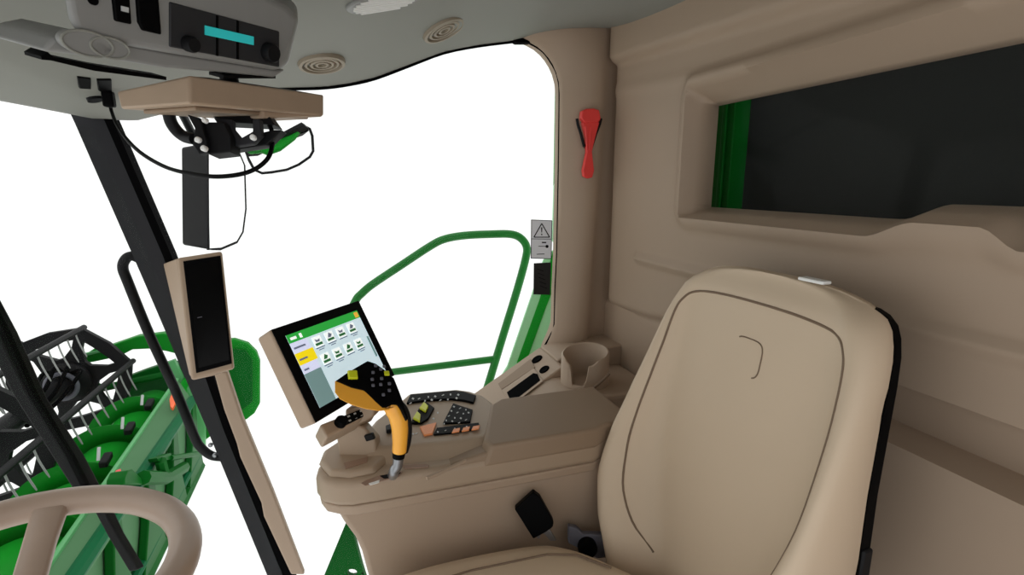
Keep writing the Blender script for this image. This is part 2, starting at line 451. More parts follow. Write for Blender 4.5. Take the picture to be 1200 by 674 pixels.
# radio as a part
b = MB(); b.prism([H(x, y, .002) for x, y in [(199, 2), (328, 37), (328, 79), (199, 55)]], -nF * .01); rad = b.build('radio', 'radio', root, bevel=.002)
b = MB(); b.prism([H(x, y, .004) for x, y in [(241, 30), (297.5, 43), (297.5, 53), (241, 41)]], -nF * .002); b.build('display', 'cyan', rad)
for (x, y, r) in ((220, 51, .010), (314, 61, .014)):
    p = H(x, y, .002); b = MB(); b.lathe(p, nF, [(r, 0), (r, .010), (r * .85, .013), (.0001, .013)], 24); b.build('knob', 'black', rad)
for x0 in (254, 278):
    b = MB(); b.prism([H(x, y, .0035) for x, y in [(x0, 18 + (x0 - 254) * .25), (x0 + 2, 18.5 + (x0 - 254) * .25), (x0 + 2, 66 + (x0 - 254) * .17), (x0, 65.5 + (x0 - 254) * .17)]], -nF * .002); b.build('face_gap', 'dblack', rad)
for pts_ in ([(131, -20), (152, -12), (155, 29), (136, 25)], [(160, -14), (186, -8), (190, 41), (168, 36), (163, 26)]):
    b = MB(); b.prism([H(x, y, .004) for x, y in pts_], -nF * .008); sw = b.build('rocker_switch', 'dblack', root, bevel=.002)
b = MB(); b.prism([H(x, y, .006) for x, y in [(143, 7), (151, 9), (151, 15), (143, 13)]], -nF * .002); b.build('switch_symbol', 'mark', sw)
b = MB(); b.lathe(H(108, 0), nF, [(.005, 0), (.005, .003), (.0001, .003)], 14); b.build('jack', 'dblack', root)
# oval lamps in the lip
for (x, y, rx, ry) in ((102, 51, .026, .013), (128, 56, .021, .011)):
    cc = H(x, y, .0); ex = (H(x + 20, y + 4) - H(x, y)).normalized(); ey = nF.cross(ex).normalized()
    cc = cc + nF * .002
    b = MB(); ring = [cc + ex * rx * math.cos(k * .2244) + ey * ry * math.sin(k * .2244) for k in range(28)]
    b.prism(ring, -nF * .012); lamp = b.build('lamp_lens', 'lgrey', root, bevel=.002)
    b = MB(); b.tube(ring, .0016, 8, closed=True); b.build('lens_ring', 'grey', lamp)

# sockets in the headliner below the console
root = None
hq, nq = on_ceil(112, 100)
root = thing('socket_plate', hq, 'pair of black power sockets in the grey headliner corner', 'socket')
for poly in ([(90, 89), (106, 91), (106, 103), (92, 102)], [(113, 92), (130, 92), (131, 112), (115, 105)]):
    b = MB(); b.prism([on_ceil(x, y)[0] + nq * .004 for x, y in poly], -nq * .01); b.build('socket', 'dblack', root, bevel=.002)
b = MB(); cc, nn = on_ceil(111, 115); b.lathe(cc + nn * .002, nn, [(.016, -.004), (.016, .004), (.012, .005), (.0001, .003)], 24); b.build('socket_cap', 'black', root)

# ------------------------------------------------------------------ roof monitor (folded up, seen from below)
d0 = .70
A0, A1 = P(222, 88, d0), P(222, 122, d0 - .004)            # near vertical edge
B0, B1 = P(380, 111, d0 + .235), P(380, 136, d0 + .232)
C0, C1 = P(136, 107, d0 + .055), P(141, 128, d0 + .05)
Dt = B0 + C0 - A0; Db = B1 + C1 - A1
root = thing('roof_monitor', (A1 + B1 + C1) / 3, 'tan flat monitor folded up under the overhead console', 'monitor')
b = MB(); b.taper([A1, B1, Db, C1], [A0, B0, Dt, C0]); b.build('housing', 'tan', root, bevel=.004)
mid = [lerp(A1, B1, .08), lerp(A1, B1, .92)]; inn = (C1 - A1) * .12; inn2 = (C1 - A1) * .88
dz = V((0, 0, -.006))
b = MB(); b.prism([mid[0] + inn, mid[1] + inn, mid[1] + inn2, mid[0] + inn2], dz); b.build('screen_frame', 'lid', root, bevel=.002)
b = MB(); b.taper([lerp(A0, Dt, .03), lerp(B0, C0, .03), lerp(Dt, A0, .12), lerp(C0, B0, .12)], [lerp(A0, Dt, .2) + V((0, 0, .008)), lerp(B0, C0, .2) + V((0, 0, .008)), lerp(Dt, A0, .2) + V((0, 0, .008)), lerp(C0, B0, .2) + V((0, 0, .008))]); b.build('back_cover', 'black', root, bevel=.002)
b = MB(); cen = (A0 + B0 + Dt + C0) / 4; b.cyl(cen + V((0, 0, .015)), cen + V((.03, .02, .13)), .014); b.build('mount_arm', 'black', root)
lump = [P(307, 120, .82), P(378, 118, .93), P(379, 137, .93), P(308, 139, .82)]
b = MB(); b.prism(lump, (C1 - A1) * .3 ); b.build('cable_cover', 'tan', root, bevel=.004)
# bracket with bolts below the monitor
br = thing('monitor_bracket', P(262, 160, .80), 'black hinged bracket with silver bolts under the roof monitor', 'bracket')
def bp(poly, d, th, name, mt='black', bev=.0015):
    b = MB(); b.prism([P(x, y, d) for x, y in poly], Fv * th); return b.build(name, mt, br, bevel=bev)
bp([(219, 134), (234, 138), (242, 166), (242, 178), (233, 181), (226, 170), (228, 150)], .775, .012, 'hinge_plate')
bp([(238, 143), (262, 143), (270, 160), (270, 178), (244, 181), (240, 168)], .785, .03, 'clamp_block')
bp([(250, 138), (272, 140), (272, 150), (282, 162), (296, 154), (296, 140), (304, 139), (306, 158), (296, 168), (272, 172), (262, 156)], .80, .012, 'support_arm', 'post')
bp([(244, 134), (312, 132), (322, 146), (300, 145), (262, 143)], .83, .03, 'top_plate')
bp([(270, 165), (320, 152), (330, 152), (312, 170), (272, 176)], .82, .02, 'lower_arm')
for (x, y, d, r) in ((232, 164, .772, .0045), (239, 174, .772, .0045), (296.5, 161, .797, .0045), (240, 141, .775, .004)):
    p = P(x, y, d); b = MB(); b.lathe(p, -Fv, [(r, -.004), (r, .002), (r * .6, .004), (.0001, .004)], 14); b.build('bolt', 'white', br)
b = MB(); b.tube(smooth_path([P(197, 128, .79), P(200, 142, .80), P(207, 153, .81), P(216, 160, .81), P(228, 163, .80)], 5), .009, 12); b.build('elbow_tube', 'black', br)
# cable from socket to monitor
root = thing('power_cable', on_ceil(122, 100)[0], 'black cable drooping from the headliner socket to the monitor', 'cable')
cs = on_ceil(123, 108)[0]
b = MB(); b.box(cs + nq * .016, V((.02, 0, 0)), V((0, .022, 0)), V((0, 0, .034))); b.build('plug', 'dblack', root, bevel=.004)
pts = [cs + nq * .03, P(130, 128, 1.2), P(139, 150, 1.10), P(160, 175, 1.0), P(190, 194, .93), P(220, 203, .88), P(255, 207, .84), P(290, 202, .82), P(312, 188, .82), P(319, 170, .83), P(318, 152, .84), P(308, 134, .83)]
b = MB(); b.tube(smooth_path(pts, 6), .0036, 8); b.build('lead', 'dblack', root)
b = MB(); b.tube([cs + nq * .02, P(127, 122, 1.22)], [.011, .006], 12); b.build('strain_relief', 'dblack', root)

# ------------------------------------------------------------------ mirrors outside
root = thing('side_mirror', P(244, 292, 2.2), 'tall black exterior mirror hanging beside the pillar', 'mirror')
dv = P(212, 228, 2.34) - P(244, 228, 2.2)
def mp(x, y): return P(x, y, 2.2 + (x - 244) / 43 * .17)
outl = [(243, 166), (256, 172), (278, 175), (286, 194), (287.5, 245), (284, 272), (277, 284), (258, 292), (244, 293)]
hs = [mp(x, y) for x, y in outl]
shell_b = [lerp(p, sum(hs, V((0, 0, 0))) / len(hs), .03) + dv for p in hs]
b = MB(); b.taper(hs, shell_b); b.build('shell', 'dblack', root, bevel=.014, seg=4)
b = MB(); nm = (hs[3] - hs[0]).cross(hs[7] - hs[0]).normalized(); nm = nm if nm.dot(EYE - hs[0]) > 0 else -nm
cen = sum(hs, V((0, 0, 0))) / len(hs)
b.prism([lerp(p, cen, .03) + nm * .002 for p in hs], nm * .002); b.build('mirror_glass', 'mirror', root)
b = MB(); b.tube(hs, .006, 8, closed=True); b.build('rim', 'black', root)
b = MB(); b.tube(smooth_path([P(232, 172, 2.28), P(222, 150, 2.2), P(205, 120, 2.0), P(180, 100, 1.85)], 5), .016, 10); b.build('arm', 'black', root)
root = thing('wide_angle_mirror', P(320, 203, 2.0), 'small wide-angle exterior mirror with a painted green reflection', 'mirror')
outl = [(287, 176), (305, 172), (330, 163), (356, 147), (363, 151), (366, 159), (367, 177), (363, 184), (350, 193), (336, 199), (318, 202), (307, 203), (298, 199), (292, 188)]
def mq(x, y): return P(x, y, 2.0 + (x - 287) / 80 * .12 - (y - 175) / 30 * .02)
hs = [mq(x, y) for x, y in outl]; cen = sum(hs, V((0, 0, 0))) / len(hs)
nm = (hs[3] - hs[0]).cross(hs[11] - hs[0]).normalized(); nm = nm if nm.dot(EYE - hs[0]) > 0 else -nm
b = MB(); b.prism([lerp(p, cen, .03) for p in hs], nm * .004, vec0=-nm * .006); b.build('mirror_glass', 'mirror', root)
b = MB(); b.tube(hs, .0055, 8, closed=True); b.build('rim', 'black', root)
b = MB(); b.taper([mq(x, y) + nm * .004 for x, y in [(286, 176), (322, 165), (357, 146), (363, 152), (350, 157), (325, 167), (300, 178)]], [mq(x, y) + nm * .045 for x, y in [(288, 178), (322, 165), (352, 149), (356, 153), (345, 157), (325, 167), (302, 177)]]); b.build('cap', 'black', root, bevel=.003)
b = MB(); b.taper([mq(x, y) for x, y in [(288, 177), (320, 168), (353, 155), (346, 164), (330, 176), (314, 182), (306, 178), (292, 178)]], [mq(x, y) + nm * .02 for x, y in [(292, 177), (320, 169), (349, 156), (344, 163), (329, 175), (314, 180), (307, 177), (295, 178)]]); b.build('green_reflection', 'bgreen', root, bevel=.002)  # green solid stands in for the machine body reflected in the mirror
b = MB(); b.tube([mq(290, 175), P(262, 172, 2.15)], .012, 10); b.build('arm', 'black', root)

# ------------------------------------------------------------------ pillar display
q = [P(207, 302, 1.34), P(260, 294, 1.39), P(274.5, 432, 1.36), P(224, 446, 1.31)]
def Q4(c, u, v): return lerp(lerp(c[0], c[1], u), lerp(c[3], c[2], u), v)
nq2 = (q[1] - q[0]).cross(q[3] - q[0]).normalized(); nq2 = nq2 if nq2.dot(EYE - q[0]) > 0 else -nq2
root = thing('pillar_display', q[3], 'tall tan-framed display with a blank black screen on the pillar', 'display')
b = MB(); b.prism(q, -nq2 * .03); b.build('housing', 'tan', root, bevel=.007, seg=4)
b = MB(); b.prism([Q4(q, u, v) + nq2 * .001 for u, v in ((.13, .04), (.96, .04), (.96, .955), (.13, .955))], nq2 * .002); scr = b.build('bezel', 'dblack', root, bevel=.001)
b = MB(); b.prism([Q4(q, u, v) + nq2 * .003 for u, v in ((.2, .075), (.91, .075), (.91, .92), (.2, .92))], nq2 * .001); b.build('screen', 'screenoff', root)
b = MB(); b.box(Q4(q, .35, .52) + nq2 * .0045, (q[1] - q[0]) * .1, nq2 * .0006, (q[3] - q[0]) * .006); b.build('screen_mark', 'bluegrey', root)
b = MB(); br4 = [P(191, 309, 1.45), P(207, 303, 1.38), P(226, 446, 1.34), P(222, 440, 1.42)]
b.prism(br4, Fv * .10 + Rv * .02); b.build('bracket', 'tan', root, bevel=.004)

# ------------------------------------------------------------------ touchscreen monitor
TL, BL = P(317, 387, 1.0), P(369, 496, .995)
TR = P(419, 353, 1.243); BR = TR + BL - TL
qs = [TL, TR, BR, BL]
nT = (TR - TL).cross(BL - TL).normalized(); nT = nT if nT.dot(EYE - TL) > 0 else -nT
root = thing('touchscreen_monitor', BL, 'tan-cased touchscreen with a lit menu behind the orange lever', 'monitor')
b = MB()
bk = [q + (-nT * .045) for q in qs]
b.taper([lerp(q, Q4(qs, .5, .5), -.012) for q in qs], bk); b.build('housing', 'tan', root, bevel=.006)
b = MB(); b.prism([q + nT * .001 for q in qs], nT * .003); b.build('bezel', 'dblack', root, bevel=.001)
# screen corners measured separately
def T(u, v, o=.005): return Q4(qs, lerp(.085, .915, u), lerp(.105, .895, v)) + nT * o
def rect(u0, v0, u1, v1, o, mt, name, par, th=.0004):
    b = MB(); b.prism([T(u0, v0, o), T(u1, v0, o), T(u1, v1, o), T(u0, v1, o)], nT * th); return b.build(name, mt, par, smooth=False)
scr = rect(0, 0, 1, 1, .0042, 'ui_bg', 'screen', root)
rect(0, 0, 1, .115, .0048, 'ui_green', 'title_bar', scr)
rect(.03, .045, .10, .08, .0054, 'ui_white', 'title_text', scr); rect(.14, .03, .17, .09, .0054, 'ui_white', 'title_symbol', scr)
rect(.93, .02, .985, .1, .0054, 'ui_orange', 'badge', scr)
rect(0, .115, .21, .26, .0048, 'ui_lav', 'menu_tab', scr); rect(0, .26, .225, .42, .0049, 'ui_yellow', 'menu_tab', scr); rect(0, .42, .21, .54, .0048, 'ui_lav', 'menu_tab', scr)
rect(.02, .18, .16, .205, .0054, 'ui_text', 'menu_text', scr); rect(.02, .34, .12, .365, .0054, 'ui_text', 'menu_text', scr); rect(.02, .48, .08, .505, .0054, 'ui_text', 'menu_text', scr)
rect(0, .54, .21, 1, .0048, 'ui_teal', 'side_field', scr)
rect(.955, .42, .985, .75, .0050, 'ui_teal', 'scroll_bar', scr)
for r in range(2):
    for c_ in range(4):
        u = .265 + c_ * .165; v = .145 + r * .25
        ic = rect(u - .005, v, u + .105, v + .145, .0048, 'ui_white', 'icon', scr)
        rect(u + .005, v + .09, u + .095, v + .125, .0054, 'ui_dgreen', 'icon_bar', scr)
        b = MB()
        if (r + c_) % 2: b.prism([T(u + .02, v + .075, .0054), T(u + .05, v + .01, .0054), T(u + .085, v + .045, .0054), T(u + .06, v + .08, .0054)], nT * .0004)
        else: b.prism([T(u + .015, v + .03, .0054), T(u + .045, v + .05, .0054), T(u + .08, v + .04, .0054), T(u + .07, v + .078, .0054), T(u + .025, v + .075, .0054)], nT * .0004)
        b.build('icon_picture', 'ui_dgreen' if r else 'ui_text', scr, smooth=False)
        rect(u - .01, v + .15, u + .105, v + .165, .0054, 'ui_text', 'icon_text', scr)
        if c_ != 2: rect(u + .015, v + .18, u + .085, v + .192, .0054, 'ui_text', 'icon_text', scr)
# stalk from the console up to the screen
b = MB(); b.prism([P(x, y, 1.10) for x, y in [(405, 505), (438, 489), (440, 470), (404, 480)]], Fv * .05); b.build('support_arm', 'console', root, bevel=.006)

# control pad strip under the screen
pq = [P(377, 497, 1.02), P(443, 471, 1.15), P(441, 482, 1.14), P(385, 511, 1.01)]
root = thing('control_pad', pq[3], 'narrow beige control pad with a dial under the touchscreen', 'control pad')
npq = (pq[1] - pq[0]).cross(pq[3] - pq[0]).normalized(); npq = npq if npq.dot(EYE - pq[0]) > 0 else -npq
b = MB(); b.prism([lerp(p, Q4(pq, .5, .5), -.06) for p in pq], -npq * .03 + V((.01, 0, -.012))); b.build('body', 'console', root, bevel=.005)
b = MB(); b.prism([P(x, y, 1.115) for x, y in [(393, 505), (414, 496), (427, 501), (440, 516), (442, 540), (398, 540)]], Fv * .04); b.build('neck', 'console', root, bevel=.005)
b = MB(); b.prism([Q4(pq, u, v) + npq * .001 for u, v in ((.34, .1), (.98, .1), (.98, .9), (.34, .9))], npq * .002); kp = b.build('key_field', 'dblack', root)
b = MB(); b.lathe(Q4(pq, .26, .5), npq, [(.0125, 0), (.0125, .010), (.010, .014), (.0001, .014)], 24); b.build('dial', 'dblack', root)
for i in range(5):
    for j in range(2):
        b = MB(); c0 = Q4(pq, .42 + i * .115, .3 + j * .4) + npq * .0035; b.box(c0, (pq[1] - pq[0]) * .04, (pq[3] - pq[0]) * .12, npq * .001); b.build('key_symbol', 'mark', kp)

# ------------------------------------------------------------------ armrest console
root = thing('armrest_console', (1.10, -.25, 0), 'wide beige armrest console between the seat and the side window', 'console')
plan = [(1.004, -.64), (1.004, -.555), (.988, -.525), (.988, -.05), (.990, .02), (1.0, .05), (1.02, .078), (1.05, .09), (1.08, .087), (1.11, .068), (1.16, .015), (1.22, -.06), (1.26, -.14), (1.27, -.25), (1.25, -.64)]
b = MB(); b.taper([V((x, y, .700)) for x, y in plan], [V((x, y, .758)) for x, y in plan]); b.build('body', 'console', root, bevel=.014, seg=5)
b = MB(); cen = V((1.12, -.25, 0))
b.taper([V((lerp(x, 1.12, .02), lerp(y, -.27, .02), .68)) for x, y in plan], [V((lerp(x, 1.12, .012), lerp(y, -.27, .012), .702)) for x, y in plan]); b.build('lower_lip', 'trim', root, bevel=.004)
b = MB(); prof = [(.052, .69), (.04, .66), (.02, .62), (.008, .58), (.0, .53), (-.02, .42), (-.06, .25), (-.06, .0), (-.64, .0), (-.64, .69)]
b.prism([V((1.003, y, z)) for y, z in prof], (.19, 0, 0)); b.build('pedestal', 'trim', root, bevel=.012, seg=4)
# raised nose pad
nose = [(373, 546), (378, 533), (396, 521), (440, 516), (452, 522), (456, 542), (440, 556), (410, 562), (385, 560)]
b = MB(); a0 = [PZ(x, y, .757) for x, y in nose]; cc = sum(a0, V((0, 0, 0))) / len(a0)
b.taper([p for p in a0], [lerp(p, cc, .12) + V((0, 0, .014)) for p in a0]); b.build('nose_pad', 'console', root, bevel=.005)
b = MB(); b.prism([PZ(x, y, .771) for x, y in [(403, 543), (431, 536), (430, 542), (405, 550)]], (0, 0, .0012)); b.build('inlay', 'recess', root)
# lever gate and a slot
b = MB(); b.prism([PZ(x, y, .7585) for x, y in [(423, 567), (428, 564), (445, 558), (462, 555), (472, 553), (468, 559), (452, 563), (428, 570)]], (0, 0, .0015)); gate = b.build('lever_gate', 'recess', root)
b = MB(); b.prism([PZ(x, y, .7602) for x, y in [(445, 558), (462, 555), (470, 554), (464, 559), (450, 561)]], (0, 0, .001)); b.build('gate_slot', 'dblack', gate)
b = MB(); b.prism([PZ(x, y, .7602) for x, y in [(432, 567), (445, 563), (444, 566), (434, 569)]], (0, 0, .001)); b.build('gate_mark', 'white', gate)
b = MB(); b.prism([PZ(x, y, .7585) for x, y in [(472, 546), (500, 544.5), (503, 546), (502, 548.5), (474, 550)]], (0, 0, .002)); b.build('tray_slot', 'recess', root, bevel=.0008)
# keypad plinth
ZP = .784
pl = [(428, 512), (441, 492), (462, 476), (480, 461), (535, 456), (550, 458), (565, 463), (578, 473), (584, 488), (580, 503), (566, 512), (520, 518), (478, 522), (440, 524)]
top = [PZ(x, y, ZP) for x, y in pl]; cc = sum(top, V((0, 0, 0))) / len(top)
b = MB(); b.taper([lerp(p, cc, -.26 if q_[1] > 496 else -.08) + V((0, 0, -.030)) for p, q_ in zip(top, pl)], top); b.build('keypad_plinth', 'console', root, bevel=.008, seg=4)
def padpoly(poly, z, th, mt, name, par, bev=0.):
    b = MB(); b.prism([PZ(x, y, z) for x, y in poly], (0, 0, th)); return b.build(name, mt, par, bevel=bev)
z1 = ZP + .0005
strip = padpoly([(476.5, 474.5), (481, 464.5), (532, 460), (543, 461), (558, 465.6), (555, 474), (543, 471), (528, 469.5), (501, 471)], z1, .006, 'dblack', 'switch_strip', root, .0015)
grid = padpoly([(519, 498), (531, 474.5), (554, 482), (551, 496.5)], z1, .005, 'dblack', 'keypad', root, .0015)
low = padpoly([(508, 511), (512, 503), (552, 498), (561, 497), (562, 500), (560, 504), (530, 509)], z1, .004, 'dblack', 'button_row', root, .001)
rock = padpoly([(481, 498), (491, 481), (498, 472), (509, 480), (502, 492.6), (494, 498)], z1, .006, 'dblack', 'rocker_base', root, .0015)
padpoly([(484, 492), (489, 484), (493, 488), (492, 496)], z1 + .006, .006, 'yellow', 'rocker_cap', rock, .0015)
padpoly([(491.5, 480), (497, 473), (502, 478), (499, 484.5)], z1 + .006, .006, 'yellow', 'rocker_cap', rock, .0015)
padpoly([(492, 502), (511.5, 497), (507, 510), (497, 512)], z1, .005, 'obutton', 'orange_switch', root, .001)
for u in (0, 1, 2):
    x = 529.5 + u * 11.5; padpoly([(x, 508.3 - u * 1.6), (x + 2, 504 - u * 1.6), (x + 10, 502.6 - u * 1.6), (x + 8.5, 506.8 - u * 1.6)], z1 + .004, .003, 'obutton', 'orange_button', low, .0008)
def symbols(par, pts_, z, s=1.5):
    for k, (x, y) in enumerate(pts_):
        if k % 3 == 0: poly = [(x - s, y), (x - s * .2, y - s), (x + s, y - s * .2), (x + s * .3, y + s * .8)]
        elif k % 3 == 1: poly = [(x - s, y + s * .4), (x + s * .8, y - s * .6), (x + s, y), (x - s * .6, y + s * .9)]
        else: poly = [(x - s * .5, y - s * .7), (x + s * .6, y - s * .6), (x + s * .4, y + s * .7), (x - s * .6, y + s * .5)]
        padpoly(poly, z, .0006, 'mark', 'key_symbol', par)
symbols(strip, [(484, 467.5), (491, 467.2), (502, 465.5), (510, 465), (519, 463), (528, 462.6), (537, 463), (481, 472.5), (498, 470), (506, 469), (516, 469), (525, 468.5), (535, 467)], z1 + .0062)
symbols(grid, [(532, 477), (539, 478.5), (546, 480.5), (529, 482), (536, 483.5), (543, 485), (549, 484), (526, 487.5), (533, 490), (540, 490.5), (546, 492), (523, 493), (530, 494), (538, 495.5), (520.5, 497)], z1 + .0052, 1.3)
symbols(low, [(513, 506.5), (522, 504.5), (533, 502.5), (547, 500.5)], z1 + .0042, 1.2)
symbols(root, [(484, 509), (488, 508), (513, 484), (508, 491)], ZP + .0004, 1.5)
# far switch by the lever
b = MB(); b.prism([P(x, y, 1.105) for x, y in [(426, 511), (436, 508), (439, 515), (429, 518)]], Fv * .012); b.build('toggle', 'black', root, bevel=.002)
padpoly([(452, 503), (458, 501), (459, 508), (453, 509)], z1, .010, 'black', 'toggle', root, .002)
# armrest lid
b = MB(); prof = [(-.52, .703), (-.52, .776), (-.30, .776), (-.262, .772), (-.13, .748), (-.105, .70)]
b.prism([V((.992, y, z)) for y, z in prof], (.17, 0, 0)); b.abox((1.008, -.64, .703), (1.162, -.51, .774)); b.build('lid_base', 'lid', root, bevel=.008, seg=4)
b = MB(); b.taper([V(p) for p in [(1.003, -.64, .742), (1.003, -.56, .742), (.984, -.525, .742), (.984, -.255, .742), (1.02, -.25, .742), (1.20, -.325, .742), (1.23, -.36, .742), (1.23, -.64, .742)]], [V(p) for p in [(1.006, -.64, .79), (1.006, -.562, .79), (.988, -.527, .79), (.988, -.275, .79), (1.02, -.266, .79), (1.195, -.331, .79), (1.222, -.365, .79), (1.222, -.64, .79)]]); b.build('lid', 'lid', root, bevel=.008, seg=4)
b = MB(); b.tube(smooth_path([PZ(x, y, .7595) for x, y in [(500, 561), (520, 552), (545, 540), (566, 531)]], 4), .004, 8); b.build('trim_bead', 'trim', root)

# ------------------------------------------------------------------ control lever
dL = .97
hp0 = P(430, 450, dL); hn = V((-.62, -.30, .72)).normalized()
def HL(x, y, o=0): return PPL(x, y, hp0 + hn * o, hn)
root = thing('control_lever', PZ(463, 556, .765), 'orange and black multifunction control lever on the console', 'lever')
dn = V((0, 0, -.030)) - hn * .004
headp = [(393.5, 446), (405, 438), (418, 430), (431, 422.5), (441, 426), (452, 434), (462, 443), (468, 458), (474, 474), (479, 490), (477, 492), (471, 479), (466, 474), (458, 473.5), (449, 478), (441, 471), (433, 463), (427, 457.5), (412, 454)]
b = MB(); b.prism([HL(x, y) for x, y in headp], -hn * .010); hd = b.build('head', 'dblack', root, bevel=.003)
orp = [(392, 446), (411, 452), (428, 456.5), (434, 462), (442, 471), (452, 479), (462, 477), (455, 481), (444, 482), (430, 480), (412, 475), (398, 468), (392, 460)]
fr = [HL(x, y, -.002) for x, y in orp]
b = MB(); ocen = HL(425, 466, -.002)
b.taper(fr, [lerp(p, ocen, .10) + Fv * .05 + V((0, 0, -.008)) for p in fr]); b.build('palm_rest', 'orange', root, bevel=.005, seg=4, angle=60)
gp = [(455, 474), (461, 479), (466, 488), (468.5, 500), (468.8, 514), (468, 529)]
path = smooth_path([P(x, y, dL + .012 + i * .006) for i, (x, y) in enumerate(gp)], 6)
N = len(path); b = MB(); b.tube(path, [interp(i / (N - 1), [(0, .013), (.2, .0175), (.5, .0172), (.8, .0150), (1, .0138)]) for i in range(N)], 18); b.build('grip', 'orange', root)
gp = [(468, 474), (473, 480), (476.5, 490), (478, 502), (477, 516), (473.5, 529)]
path = smooth_path([P(x, y, dL + .022 + i * .006) for i, (x, y) in enumerate(gp)], 5); b = MB(); b.tube(path, [.0085] * (len(path)), 12, flat=1); b.build('grip_back', 'black', root)
b = MB(); b.tube([P(468, 527, dL + .043), P(467, 536, dL + .046)], [.0135, .012], 18); b.build('collar', 'dblack', root)
b = MB(); b.tube(smooth_path([P(467, 534, dL + .046), P(466, 545, dL + .05), P(462, 552, dL + .054), PZ(460, 558, .757)], 4), [.0105] * 12 + [.008], 14); b.build('shaft', 'steel', root)
def knob(x, y, rx, mt, name, h=.006):
    c0 = HL(x, y); b = MB(); e1 = (HL(x + 5, y) - c0).normalized(); e1 = (e1 - hn * e1.dot(hn)).normalized(); e2 = hn.cross(e1)
    b.taper([c0 + (e1 * a + e2 * c_) * rx for a, c_ in ((-1, -1), (1, -1), (1, 1), (-1, 1))], [c0 + hn * h + (e1 * a + e2 * c_) * rx * .85 for a, c_ in ((-1, -1), (1, -1), (1, 1), (-1, 1))]); b.build(name, mt, hd, bevel=.0015)
knob(413, 440, .0095, 'yellow', 'yellow_button')
knob(453, 438, .0055, 'yellow', 'yellow_button', .004)
for (x, y) in ((440, 429), (446, 433), (450, 430), (437, 437), (436, 445), (447, 444), (446, 451), (437, 452), (456, 450), (456, 458), (449, 463)):
    knob(x, y, .0034, 'bluegrey', 'small_button', .003)

# ------------------------------------------------------------------ side console in the rear corner
root = thing('side_console', (1.5, -.6, 0), 'beige corner console with cup holder under the side window', 'console')
def zs_(y): return .616 + .593 * (-.417 - y)
b = MB(); prof = [(-.20, .40), (-.20, zs_(-.20)), (-.655, zs_(-.655)), (-.665, zs_(-.65)), (-.665, 0), (-.30, 0), (-.30, .40)]
b.prism([V((1.475, y, z)) for y, z in prof], (.215, 0, 0)); prof = [(-.66, zs_(-.66)), (-.70, zs_(-.69)), (-.91, .79), (-.91, 0), (-.66, 0)]
b.prism([V((1.53, y, z)) for y, z in prof], (.16, 0, 0)); b.build('body', 'trim', root, bevel=.008)
b = MB(); prof = [(-.22, .40), (-.22, zs_(-.22) - .004), (-.58, zs_(-.58) - .004), (-.62, .722), (-.90, .722), (-.90, 0), (-.30, 0), (-.30, .40)]
b.prism([V((1.285, y, z)) for y, z in prof], (.250, 0, 0)); b.build('inner_body', 'trim', root, bevel=.012, seg=4)
def SL(x, y, o=0):
    n_ = V((0, .593, 1)).normalized(); p0_ = V((1.5, -.417, .616)); return PPL(x, y, p0_ + n_ * o, n_)
nS = V((0, .593, 1)).normalized()
b = MB(); b.prism([SL(x, y, .001) for x, y in [(588, 458), (626, 432), (637, 447), (600, 476)]], nS * .003); tr = b.build('slot_frame', 'trim', root, bevel=.002)
b = MB(); b.prism([SL(x, y, .0042) for x, y in [(594, 460), (625, 437.5), (630, 438.5), (633, 446), (601, 471), (598, 469)]], nS * .0008); b.build('storage_slot', 'rubber', tr)
for (x, y, r) in ((629.5, 421.5, .018), (638, 433.5, .016)):
    b = MB(); b.lathe(SL(x, y), nS, [(r * 1.15, -.002), (r * 1.15, .003), (r, .005), (r * .8, .004), (.0001, .002)], 24); b.build('power_socket', 'rubber', root)
b = MB(); b.prism([SL(x, y, .001) for x, y in [(584, 450), (622, 421), (627, 431), (588, 457)]], nS * .002); b.build('switch_panel', 'lid', root, bevel=.001)
b = MB(); b.tube(smooth_path([SL(x, y, .004) for x, y in [(641, 476), (650, 469), (658, 464), (675, 462), (692, 457), (705, 447), (714, 438)]], 4), .004, 8); b.build('bead', 'seam', root)
# cup holder with notched rim
cc = V((1.412, -.705, .72)); r0 = .070; ang_cam = math.atan2(EYE.y - cc.y, EYE.x - cc.x) 
nA = 64; ro, ri = [], []
def rimz(a):
    da = (a - ang_cam + math.pi) % (2 * math.pi) - math.pi
    z = .822 + .012 * math.cos(a - math.pi / 2 - .6) * -1
    z -= .062 * (1 - ss(abs(da + .25), .26, .42)) + .012 * (1 - ss(abs(da + .25), .5, .9))
    return z
rg = [[], [], [], [], []]
for k in range(nA):
    a = 2 * math.pi * k / nA; d = V((math.cos(a), math.sin(a), 0)); z = rimz(a)
    rg[0].append(cc + d * (r0 * 1.10) + V((0, 0, -.01)))
    rg[1].append(V((cc.x, cc.y, 0)) + d * (r0 + .006) + V((0, 0, z - .004)))
    rg[2].append(V((cc.x, cc.y, 0)) + d * (r0 + .001) + V((0, 0, z)))
    rg[3].append(V((cc.x, cc.y, 0)) + d * (r0 - .004) + V((0, 0, z - .004)))
    rg[4].append(V((cc.x, cc.y, 0)) + d * (r0 - .010) + V((0, 0, .728)))
b = MB(); b.rings(rg); b.build('cup_holder', 'trim', root, angle=70)

